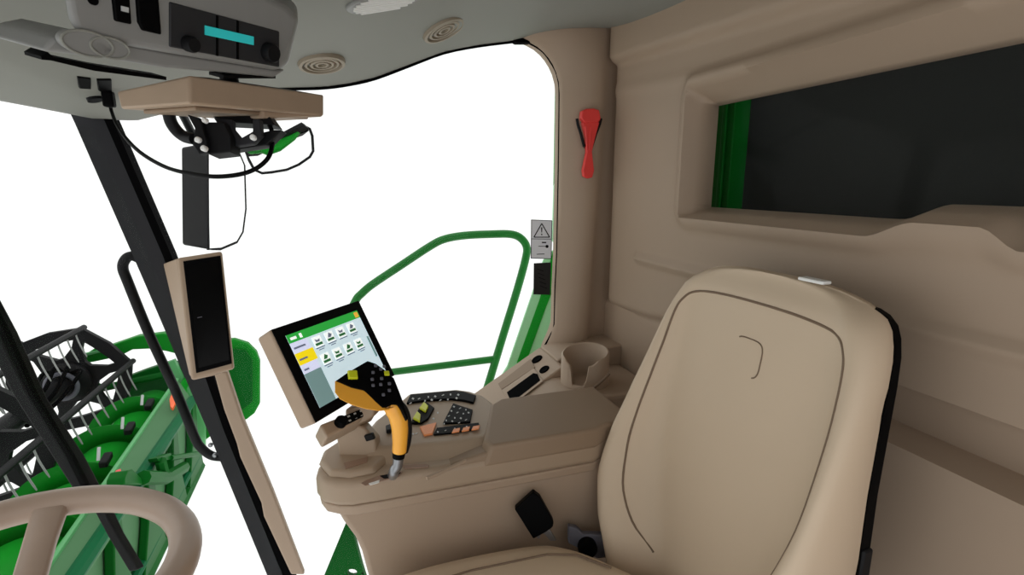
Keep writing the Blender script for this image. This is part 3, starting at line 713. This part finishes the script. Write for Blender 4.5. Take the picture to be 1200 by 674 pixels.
# ------------------------------------------------------------------ emergency hammer on the pillar
XH = 1.628
root = thing('emergency_hammer', PX(688, 209, XH), 'red emergency hammer clipped to the beige rear pillar', 'hammer')
b = MB(); b.prism([PX(x, y, XH - .004) for x, y in [(679, 131), (684, 128.5), (693, 128), (699, 130), (701, 140), (698, 145), (682, 145), (678, 140)]], (-.022, 0, 0)); b.build('head', 'red', root, bevel=.004)
b = MB(); b.prism([PX(x, y, XH - .006) for x, y in [(680, 144), (700, 144), (695, 163), (691.5, 178), (694, 200), (692, 208), (687, 209.5), (682, 207), (681, 200), (685.5, 178), (684.5, 163)]], (-.016, 0, 0)); b.build('handle', 'red', root, bevel=.003)
for px in ((686.5, 148, 688, 176), (692.5, 148, 690.5, 176)):
    b = MB(); b.tube([PX(px[0], px[1], XH - .023), PX(px[2], px[3], XH - .023)], .0025, 8); b.build('rib', 'red', root)
b = MB()
for l in ([(676, 139), (677, 145), (681, 158), (684.5, 172)], [(704.5, 139), (703, 145), (698, 158), (693.5, 172)]):
    b.tube([PX(x, y, XH - .012) for x, y in l], .005, 8)
b.tube([PX(x, y, XH - .001) for x, y in [(684.5, 172), (693.5, 172)]], .005, 8); b.build('clip', 'black', root)

# ------------------------------------------------------------------ stickers on the side glass
XL = 1.697
def sticker(poly, mt, name, lab):
    root = thing(name, PX(*poly[3], XL), lab, 'label')
    b = MB(); b.prism([PX(x, y, XL) for x, y in poly], (-.0015, 0, 0)); b.build('sheet', mt, root); return root
st = sticker([(622.5, 257.5), (647, 258.5), (646, 303.5), (622, 303)], 'label', 'warning_sticker', 'grey warning sticker with black triangle on the side glass')
def lp(x, y): return PX(x, y, XL - .0016)
def mark(poly, mt='dblack', name='print'):
    b = MB(); b.prism([lp(x, y) for x, y in poly], (-.0005, 0, 0)); b.build(name, mt, st, smooth=False)
def line(a, c_, w):
    dx, dy = c_[0] - a[0], c_[1] - a[1]; L = math.hypot(dx, dy); nx, ny = -dy / L * w / 2, dx / L * w / 2
    mark([(a[0] + nx, a[1] + ny), (c_[0] + nx, c_[1] + ny), (c_[0] - nx, c_[1] - ny), (a[0] - nx, a[1] - ny)])
tri = [(634.8, 262), (644, 278), (625.6, 278)]
for i in range(3): line(tri[i], tri[(i + 1) % 3], 1.1)
mark([(634, 266.5), (635.6, 266.5), (635.2, 272.5), (634.4, 272.5)]); mark([(634.1, 274), (635.5, 274), (635.5, 275.6), (634.1, 275.6)])
line((623, 280), (646, 280.3), .6)
mark([(635, 283.5), (640, 283.6), (640, 285), (635, 284.9)]); line((631, 288.6), (640, 288.8), .7)
mark([(641 + 1.9 * math.cos(k * .785), 288.9 + 2 * math.sin(k * .785)) for k in range(8)])
line((629, 298), (638, 297.6), .8)
for a, c_ in (((622.6, 257.7), (646.9, 258.7)), ((622.2, 302.7), (646, 303.3)), ((622.7, 257.5), (622.3, 303)), ((646.8, 258.5), (645.9, 303.5))): line(a, c_, .8)
st = sticker([(625.5, 308.5), (645.5, 307.5), (644.5, 345.5), (625, 345)], 'darklabel', 'black_sticker', 'small black printed sticker below the warning sticker')
for k in range(5): line((629 + k, 315 + k * 5), (637 + k, 318 + k * 5), .5)

# ------------------------------------------------------------------ driver seat
SX = .737
YP = [(.45, -.575), (.5, -.585), (.608, -.61), (.70, -.633), (.83, -.663), (.978, -.69), (1.115, -.71), (1.185, -.715)]
YB = [(.45, -.69), (.9, -.715), (1.03, -.735), (1.14, -.775), (1.19, -.785)]
HOt = [(.45, .13), (.5, .16), (.55, .19), (.6, .226), (.69, .262), (.8, .262), (.9, .257), (1.0, .249), (1.06, .242), (1.10, .233), (1.13, .221), (1.152, .204), (1.168, .180), (1.178, .150), (1.184, .115), (1.187, .06)]
HPt = [(.45, .08), (.55, .115), (.6, .145), (.7, .198), (.83, .222), (.97, .217), (1.05, .210), (1.11, .195), (1.2, .15)]
PRt = [(.45, .07), (.6, .10), (.7, .108), (.8, .098), (.9, .076), (1.0, .052), (1.08, .030), (1.14, .012), (1.2, 0)]
def front_y(x, z):
    ho = interp(z, HOt); zz = [z + q_ for q_ in (-.05, -.03, -.015, 0, .015, .03, .05)]
    hp = sum(interp(q_, HPt) for q_ in zz) / 7; pr = sum(interp(q_, PRt) for q_ in zz) / 7
    a = abs(x)
    y = interp(z, YP) + pr * ss(a, max(0, hp - .035), hp + .034) - .006 * (1 - (a / ho) ** 2)
    y -= .02 * ss(z, 1.13, 1.187)
    ed = .035
    if a > ho - ed:
        t = min(1, (a - ho + ed) / ed); y -= .045 * (1 - math.sqrt(max(0, 1 - t * t)))
    return y
def seat_ring(z):
    ho = interp(z, HOt); r = []
    yb = interp(z, YB); top_round = .02 * ss(z, 1.145, 1.187)
    fr_ = [-1, -.995, -.98, -.95, -.91, -.86, -.8, -.72, -.62, -.5, -.35, -.18, 0, .18, .35, .5, .62, .72, .8, .86, .91, .95, .98, .995, 1]
    for q_ in fr_: r.append(V((SX + q_ * ho, max(front_y(q_ * ho, z), yb + top_round + .014 + .004 * (1 - q_ * q_)), z)))
    for q_ in (1, .96, .5, 0, -.5, -.96, -1):
        r.append(V((SX + q_ * ho, yb + (.012 if abs(q_) == 1 else 0) + top_round, z)))
    return r
lv = [.46 + .02 * k for k in range(32)] + [1.095, 1.115, 1.135, 1.15, 1.16, 1.168, 1.176, 1.181, 1.185, 1.187]
root = thing('driver_seat', (SX, -.35, 0), 'tan leather driver seat with tall bolstered backrest', 'seat')
b = MB(); b.rings([seat_ring(z) for z in lv]); backrest = b.build('backrest', 'seat', root, angle=75)
# stitched seam round the centre panel
seam = []
ctl = [(-0.1, 0.56), (-0.147, 0.61), (-0.19, 0.68), (-0.213, 0.76), (-0.222, 0.84), (-0.219, 0.93), (-0.214, 1.0), (-0.206, 1.07), (-0.194, 1.102), (-0.168, 1.122), (-0.1, 1.131), (0, 1.133), (0.1, 1.131), (0.168, 1.122), (0.194, 1.102), (0.206, 1.07), (0.214, 1.0), (0.219, 0.93), (0.222, 0.84), (0.213, 0.76), (0.19, 0.68), (0.147, 0.61), (0.1, 0.56)]
for p in smooth_path([V((x, 0, z)) for x, z in ctl], 5): seam.append(V((SX + p.x, front_y(p.x, p.z) - .0006, p.z)))
b = MB(); b.tube(seam, .0026, 8); b.build('piping', 'seam', root)
# moulded badge outline
bd = []
for k in range(15):
    t = k / 14; a = lerp(2.2, -1.15, t)
    x = -.0 - .035 * math.copysign(abs(math.cos(a)) ** .5, math.cos(a)); zz = 1.03 + .035 * math.copysign(abs(math.sin(a)) ** .5, math.sin(a))
    bd.append(V((SX + x, front_y(x, zz) + .0002, zz)))
b = MB(); b.tube(bd, .0014, 8); b.build('badge_outline', 'seam', root)
# black rear shell
def shell_ring(z):
    ho = interp(z, HOt) + .0005; yb = interp(z, YB) + .002 + .03 * ss(z, 1.145, 1.187); th = lerp(.021, .010, ss(z, 1.0, 1.12))
    return [V((SX - ho, yb + .008, z)), V((SX + ho, yb + .008, z)), V((SX + ho, yb - th * .5, z)), V((SX + ho * .92, yb - th, z)), V((SX - ho * .92, yb - th, z)), V((SX - ho, yb - th * .5, z))]
b = MB(); b.rings([shell_ring(z) for z in [.5, .6, .69, .8, .9, 1.0, 1.06, 1.10, 1.125, 1.142, 1.155, 1.163]]); b.build('back_shell', 'dblack', root, angle=50)
pt = V((SX - .085, -.75, 1.189)); b = MB(); b.box(pt, (.05, 0, 0), (0, .02, 0), (0, 0, .006)); b.build('white_tag', 'white', root, bevel=.002)
b = MB(); b.box(V((SX - .262, -.712, .79)), (.008, 0, 0), (0, .02, 0), (0, 0, .05)); b.build('hinge_cover', 'black', root, bevel=.004)
# cushion
def cush(u, v): pass
CP = smooth_path([V((x, y, 0)) for x, y in [(.72, -.575), (.785, -.53), (.865, -.468), (.905, -.425), (.934, -.37), (.946, -.25), (.946, -.10), (.925, -.01), (.86, .02), (.72, .025), (.58, .02), (.515, -.01), (.496, -.10), (.496, -.30), (.505, -.42), (.56, -.50), (.66, -.56)]], 4)
b = MB(); rr = []; cc = V((.72, -.26, 0))
for z, k_ in ((.45, .95), (.465, .99), (.52, 1.0), (.548, .985), (.566, .955), (.578, .90), (.585, .80), (.587, .6)):
    rr.append([cc + (p - cc) * k_ + V((0, 0, z)) for p in CP])
b.rings(rr); b.build('cushion', 'seat', root, angle=75)
b = MB(); b.tube([V((SX + x, y, .5868)) for x, y in ((.06, -.47), (.115, -.42), (.135, -.36), (.14, -.2), (.13, -.08), (.09, -.05), (-.10, -.05), (-.145, -.08), (-.15, -.3), (-.12, -.42), (-.06, -.47))], .0025, 8); b.build('piping', 'seam', root)
b = MB(); b.abox((SX - .18, -.5, -.02), (SX + .18, -.05, .12)); b.abox((SX - .14, -.45, .12), (SX + .14, -.10, .40)); b.abox((SX - .2, -.52, .40), (SX + .2, -.04, .455)); b.build('suspension_base', 'black', root, bevel=.01)
# recliner hardware
dR = 1.19
b = MB(); b.prism([P(x, y, dR) for x, y in [(666, 617), (676, 619), (683, 626), (706, 627), (735, 652), (700, 655), (672, 640), (666, 637)]], Fv * .02); b.build('side_cover', 'bluegrey', root, bevel=.003)
b = MB(); cR = P(688, 641, dR - .004); b.lathe(cR, -Fv, [(.022, -.01), (.022, .012), (.018, .017), (.0001, .017)], 24); b.build('recline_knob', 'dblack', root)
# belt buckle
root = thing('belt_buckle', P(640, 630, 1.13), 'black seat belt buckle standing beside the cushion', 'buckle')
b = MB(); b.prism([P(x, y, 1.145) for x, y in [(603, 597), (625, 577), (633, 583), (649, 612), (648, 618), (640, 624), (625, 632)]], Fv * .022); b.build('buckle_body', 'dblack', root, bevel=.003)
b = MB(); b.prism([P(x, y, 1.15) for x, y in [(624, 621), (642, 618), (652, 634), (645, 634), (638, 626), (634, 626), (632, 632), (624, 627)]], Fv * .012); b.build('stalk', 'steel', root, bevel=.001)

# ------------------------------------------------------------------ steering wheel
wc = V((.7095, .4235, .863)); wr = .186; wt = .0735
wn = V((0, -math.sin(wt), math.cos(wt))).normalized(); we1 = V((1, 0, 0)); we2 = wn.cross(we1).normalized()
def WP(a, r, o=0): return wc + (we1 * math.cos(a) + we2 * math.sin(a)) * r + wn * o
root = thing('steering_wheel', wc + V((0, 0, -.12)), 'beige steering wheel at the lower left corner', 'steering wheel')
b = MB(); b.tube([WP(2 * math.pi * k / 72, wr) for k in range(72)], .0205, 18, closed=True); b.build('rim', 'wheel', root)
# spokes run to the hub; the visible one meets the rim near its far edge
ps = P(58, 596, .775); aS = math.atan2((ps - wc).dot(we2), (ps - wc).dot(we1))
for k in range(3):
    a = aS + k * 2 * math.pi / 3
    d = (we1 * math.cos(a) + we2 * math.sin(a)); t_ = wn.cross(d)
    b = MB()
    rr = []
    for r_, w_, h_, o_ in ((.184, .031, .020, .0), (.165, .0205, .020, -.004), (.12, .0185, .020, -.020), (.02, .018, .020, -.066)):
        c0 = wc + d * r_ + wn * o_
        rr.append([c0 + t_ * w_ * sx + wn * h_ * .5 * sz for sx, sz in ((-1, -.6), (-.8, -1), (.8, -1), (1, -.6), (1, .6), (.8, 1), (-.8, 1), (-1, .6))])
    b.rings(rr); b.build('spoke', 'wheel', root, angle=50)
b = MB(); b.lathe(wc, wn, [(.02, -.09), (.036, -.08), (.04, -.06), (.034, -.052), (.0001, -.05)], 32); b.build('hub', 'wheel', root)
b = MB(); b.cyl(wc - wn * .05, V((.71, .20, -.02)), .035); b.build('column', 'black', root)

# ------------------------------------------------------------------ exterior: handrail, side panel, step
root = thing('access_handrail', P(560, 460, 2.35), 'green tubular handrail outside the side window', 'handrail')
dh = 2.35
pth = smooth_path([P(x, y, dh) for x, y in [(404, 440), (405, 400), (409, 372), (417, 352), (424, 344), (437, 333), (470, 311), (505, 288), (522, 280), (545, 276), (575, 274.5), (598, 274.5), (610, 279), (617, 289), (616, 303), (606, 340), (590, 392), (573, 448), (555, 505)]], 5)
b = MB(); b.tube(pth, .0185, 14); b.build('rail', 'rail', root)
b = MB(); b.tube([P(430, 440, dh), P(460, 436, dh), P(579, 421, dh)], .0165, 14); b.build('crossbar', 'rail', root)
root = thing('fender', P(640, 420, 2.15), 'green fender and post edge seen past the beige rear pillar', 'panel')
b = MB(); b.prism([P(x, y, 2.1) for x, y in [(652, 70), (690, 70), (690, 215), (649.5, 215)]], Fv * .06); b.build('upper_strip', 'bgreen', root, bevel=.004)
b = MB(); b.prism([P(x, y, 2.11) for x, y in [(649.5, 215), (690, 215), (690, 300), (657, 289), (647.5, 281)]], Fv * .05); b.build('middle_strip', 'fsunlit', root)
b = MB(); b.prism([P(x, y, 2.12) for x, y in [(649, 292), (690, 292), (690, 440), (570, 470), (594, 431), (622, 349), (637, 304)]], Fv * .06); b.build('lower_panel', 'fsunlit', root, bevel=.003)
b = MB(); b.prism([P(x, y, 2.115) for x, y in [(648.5, 293), (660, 293), (652, 330), (640, 360), (617, 424), (603, 445), (606, 424), (632, 352)]], Fv * .03); b.build('rib', 'bgreen', root, bevel=.003)
root = thing('step_plate', P(400, 674, 1.95), 'dark green punched step plate below the console', 'step')
def st_(x, y): return P(x, y, 1.95)
b = MB(); b.plate([st_(408.6, 605), (st_(423.6, 662)), st_(432, 690), st_(372, 690), st_(380, 674)], [[st_(412.5 + 6 * math.cos(k * .524), 671 + 4 * math.sin(k * .524)) for k in range(12)], [st_(425.5 - .5 + 1.2 * math.cos(k * .785), 672 + 1.6 * math.sin(k * .785)) for k in range(8)]], Fv * .02); b.build('plate', 'dgreen', root, smooth=False)

# ------------------------------------------------------------------ harvester header outside
HX1 = 6.4
root = thing('harvester_header', (4.6, 1.9, -1.7), 'green harvester header with auger and black reel outside the windscreen', 'header')
def line3(a, b_, t): return lerp(a, b_, t)
A_a, A_b = PZ(67, 652, -.75), PZ(205, 450, -.75)
B_a, B_b = PZ(88, 674, -.75), PZ(213, 487, -.75)
# extend the beam past the frame on the near side
def ext(a, b_, t): return a + (b_ - a) * t
tp = [ext(A_a, A_b, -.35), ext(A_a, A_b, 1.05), ext(B_a, B_b, 1.18), ext(B_a, B_b, -.35)]
b = MB(); b.prism(tp, (0, 0, -.10)); b.build('top_beam', 'pgreen', root, bevel=.01)
b = MB(); b.tube([tp[0] + V((0, .01, 0)), tp[1] + V((0, .01, 0))], .02, 8); b.build('beam_edge', 'lgreen', root)
b = MB(); b.tube([tp[3], tp[2]], .045, 8); b.build('lower_tube', 'teal', root)
# back sheet
bs = [tp[3], tp[2], tp[2] + V((0, .07, -.85)), tp[3] + V((0, .07, -.85))]
b = MB(); b.prism([p + V((0, .05, -.04)) for p in bs], (0, .05, 0)); b.build('back_sheet', 'pgreen', root)
b = MB(); b.tube([bs[3] + V((0, .02, 0)), bs[2] + V((.25, .02, 0))], .06, 8); b.build('bottom_tube', 'dgreen', root)
b = MB(); b.tube([bs[3] + V((0, .0, .16)), bs[2] + V((.25, .0, .16))], .035, 8); b.build('mid_tube', 'teal', root)
for k in range(5):
    t = .18 + k * .20
    a_ = lerp(bs[0], bs[1], t); c_ = lerp(bs[3], bs[2], t); w_ = V((.11, 0, 0))
    b = MB(); b.prism([a_ + V((-.02, 0, -.03)), a_ + V((.10, 0, -.03)), lerp(a_, c_, .5) + V((.16, 0, 0)), c_ + V((.34, 0, 0)), c_ + V((-.20, 0, 0)), lerp(a_, c_, .5) + V((-.05, 0, 0))], (0, .06, 0), vec0=V((0, -.02, 0))); b.build('rib', 'dgreen', root, bevel=.01)
# linkage in front of the back sheet
def hz(x, y): return PY(x, y, 1.44)
b = MB(); b.prism([hz(x, y) for x, y in [(184, 537), (200, 531), (203, 538), (186, 541)]], (0, .06, 0)); b.tube([hz(200, 537), hz(230, 532)], .022, 8); b.tube([hz(188, 540), hz(193, 560)], .04, 8); b.tube([hz(168, 560), hz(195, 560), hz(215, 548)], .05, 8); b.build('linkage', 'dgreen', root)
b = MB(); b.prism([hz(x, y) for x, y in [(146, 560), (150, 551), (156, 550), (166, 560), (168, 568), (146, 568)]], (0, .1, 0)); b.build('gearbox', 'dgreen', root, bevel=.01)
b = MB(); b.prism([PZ(x, y, -.72) for x, y in [(133, 570), (137, 560), (143, 558), (145, 570)]], (0, 0, .06)); b.build('warning_cap', 'red', root, bevel=.005)
b = MB(); b.prism([PZ(x, y, -.70) for x, y in [(199, 471), (202, 463), (206, 465), (207.5, 472), (203, 482), (200, 480)]], (0, 0, .03)); b.build('reflector', 'reflector', root, bevel=.005)
# trough floor
fl = [(2.0, 1.75, -1.5), (HX1, 1.75, -1.5), (HX1, 2.55, -1.58), (2.0, 2.55, -1.58)]
b = MB(); b.prism([V(p) for p in fl], (0, 0, -.05)); b.build('trough_floor', 'bgreen', root)
b = MB(); b.prism([V((2.0, 1.72, -.80)), V((HX1, 1.80, -.80)), V((HX1, 1.86, -1.5)), V((2.0, 1.78, -1.5))], (0, .03, 0)); b.build('trough_wall', 'bgreen', root)
b = MB(); b.prism([V((2.0, 2.55, -1.56)), V((HX1, 2.55, -1.56)), V((HX1, 2.7, -1.58)), V((2.0, 2.7, -1.58))], (0, 0, -.03)); b.build('cutter_bar', 'teal', root)
# auger drum with flighting
ay, az, ar = 2.15, -1.12, .21
b = MB(); b.cyl((2.2, ay, az), (HX1 - .05, ay, az), ar, 28); aug = b.build('auger_drum', 'bgreen', root)
b = MB(); n_ = 260; hel = []
for i in range(n_ + 1):
    a = i / n_ * 2 * math.pi * 6; x = 2.3 + i / n_ * 3.95
    hel.append((V((x, ay + math.cos(a) * ar, az + math.sin(a) * ar)), V((x, ay + math.cos(a) * (ar + .16), az + math.sin(a) * (ar + .16)))))
vs = [p for q_ in hel for p in q_]; b.add(vs, [[2 * i, 2 * i + 1, 2 * i + 3, 2 * i + 2] for i in range(n_)]); b.build('auger_flight', 'green', root, solid=.012, recalc=False)
for (x, y, l) in ((143, 503, 14), (166, 475, 12), (115, 540, 16), (90, 575, 18)):
    p = PY(x, y, 1.90); top_ = PY(x + 1, y - l, 1.90); b = MB(); b.cyl(p, top_, .012, 8); b.build('auger_finger', 'mark', root)
    q_ = PY(x + 9, y - 1, 1.90); b = MB(); b.box(q_, (.12, 0, .03), (0, .06, 0), (0, 0, .05)); b.build('finger_guide', 'black', root, bevel=.01)
# end shield and divider arm at the far end
def hx(x, y, X=HX1): return PX(x, y, X)
b = MB(); b.prism([hx(x, y) for x, y in [(236, 400), (274, 398), (290, 403), (300, 413), (304, 424), (304, 474), (298, 485), (289, 492), (286, 493), (284, 488), (262, 500), (236, 520)]], (.10, 0, 0)); sh = b.build('end_shield', 'green', root, bevel=.02)
b = MB(); b.prism([hx(x, y, HX1 - .01) for x, y in [(268, 408), (288, 410), (296, 422), (296, 470), (284, 480), (264, 480)]], (-.03, 0, 0)); b.build('shield_panel', 'dgreen', sh, bevel=.01)
b = MB(); b.prism([hx(x, y, HX1 - .05) for x, y in [(86, 424), (110, 409), (124, 407), (160, 394.6), (176, 393), (191, 391), (215, 396), (240, 402), (240, 424), (207, 415), (195, 412), (178, 409), (155, 410), (139.5, 418), (112, 424), (96, 427)]], (.12, 0, 0)); arm = b.build('divider_arm', 'green', root, bevel=.015)
b = MB(); b.prism([hx(x, y, HX1 - .08) for x, y in [(92, 416), (124, 409), (124, 411.5), (93, 419)]], (.04, 0, 0)); b.build('arm_edge', 'lgreen', arm)
b = MB(); b.prism([hx(x, y, HX1 - .02) for x, y in [(138, 446), (170, 434), (200, 424), (238, 436), (244, 470), (236, 520), (205, 470), (150, 480), (128, 482)]], (.10, 0, 0)); b.build('divider_plate', 'dgreen', root, bevel=.015)
b = MB(); b.prism([hx(x, y, HX1 - .1) for x, y in [(196, 425), (204, 422), (240, 500), (240, 530), (232, 520)]], (.06, 0, 0)); b.build('shield_rib', 'lgreen', root)
b = MB(); b.prism([hx(x, y, HX1 - .05) for x, y in [(-20, 520), (10, 502), (30, 488), (30, 496), (8, 512), (-20, 530)]], (.08, 0, 0)); b.build('divider_nose', 'dgreen', root, bevel=.02)
# reel
RC = PX(82, 446, 6.05); RR = .56
reel = MB(); reel.cyl(V((1.6, RC.y, RC.z)), V((RC.x + .1, RC.y, RC.z)), .085, 20); reel = reel.build('reel', 'black', root)
rot = math.radians(47)
def hexp(x, r, a): return V((x, RC.y + math.cos(a) * r, RC.z + math.sin(a) * r))
def spider(x):
    outer = [hexp(x, RR * (1 if k % 2 == 0 else .93), rot + k * math.pi / 6) for k in range(12)]
    holes = []
    for k in range(6):
        a0 = rot + k * math.pi / 3 + .10; a1 = rot + (k + 1) * math.pi / 3 - .10
        h_ = []
        for i in range(9): 
            t = i / 8; h_.append(hexp(x, RR * (.76 - .05 * math.sin(t * math.pi)), lerp(a0, a1, t)))
        h_.append(hexp(x, RR * .62, a1 - .02)); 
        am = (a0 + a1) / 2
        h_.append(hexp(x, RR * .42, am + .12)); h_.append(hexp(x, RR * .42, am - .12)); h_.append(hexp(x, RR * .62, a0 + .02))
        holes.append(h_)
    b = MB(); b.plate(outer, holes, (.05, 0, 0)); return b.build('spider', 'black', reel, smooth=False)
for x in (RC.x, 4.55, 2.6): spider(x)
b = MB(); b.lathe((RC.x - .04, RC.y, RC.z), (-1, 0, 0), [(.20, -.02), (.20, .02), (.16, .05), (.10, .06), (.09, .12)], 24); b.build('hub_plate', 'black', reel)
for k in range(4):
    b = MB(); b.tube(smooth_path([hexp(RC.x - .1, .12, 1.2 + k * .3), hexp(RC.x - .3, .2 + .03 * k, 1.3 + k * .4), hexp(RC.x - .6, .16, 1.6 + k * .5), hexp(RC.x - 1.0, .11, 2.0 + k * .5)], 4), .018, 8); b.build('hose', 'rubber', reel)
b = MB(); b.tube([hexp(RC.x - .17, .13, k * math.pi / 12) for k in range(24)], .022, 8, closed=True); b.build('hub_ring', 'bluegrey', reel)
tine_mesh = None
for k in range(6):
    a = rot + k * math.pi / 3
    b = MB(); b.cyl(hexp(1.6, RR * .98, a), hexp(RC.x + .08, RR * .98, a), .028, 10); b.build('bat', 'black', reel)
    for i in range(16):
        p = hexp(RC.x - .08 - i * .17, RR * .98, a)
        if tine_mesh is None:
            b = MB(); b.tube(smooth_path([p, p + V((0, .01, -.03)), p + V((0, -.01, -.14)), p + V((0, -.05, -.27))], 3), [.007] * 9 + [.004], 6)
            to = b.build('tine', 'wire', reel, origin=p); to.location = p - off_of(reel); tine_mesh = to
        else:
            to = tine_mesh.copy(); COL.objects.link(to); to.parent = reel; to.location = p - off_of(reel)
b = MB(); b.tube([hexp(RC.x + .12, .0, 0), PX(120, 455, 6.2), PX(190, 440, 6.3)], .04, 8); b.build('reel_arm', 'dgreen', root)

# ------------------------------------------------------------------ light
w = bpy.data.worlds.new('sky'); SC.world = w; w.use_nodes = True
bg = w.node_tree.nodes['Background']; bg.inputs['Color'].default_value = (1, 1, 1, 1); bg.inputs['Strength'].default_value = 1.15
SC.view_settings.view_transform = 'Standard'; SC.view_settings.look = 'None'
SC.view_settings.exposure = 0; SC.view_settings.gamma = 1; SC.view_settings.use_curve_mapping = False
SC.cycles.max_bounces = 10; SC.cycles.transparent_max_bounces = 16
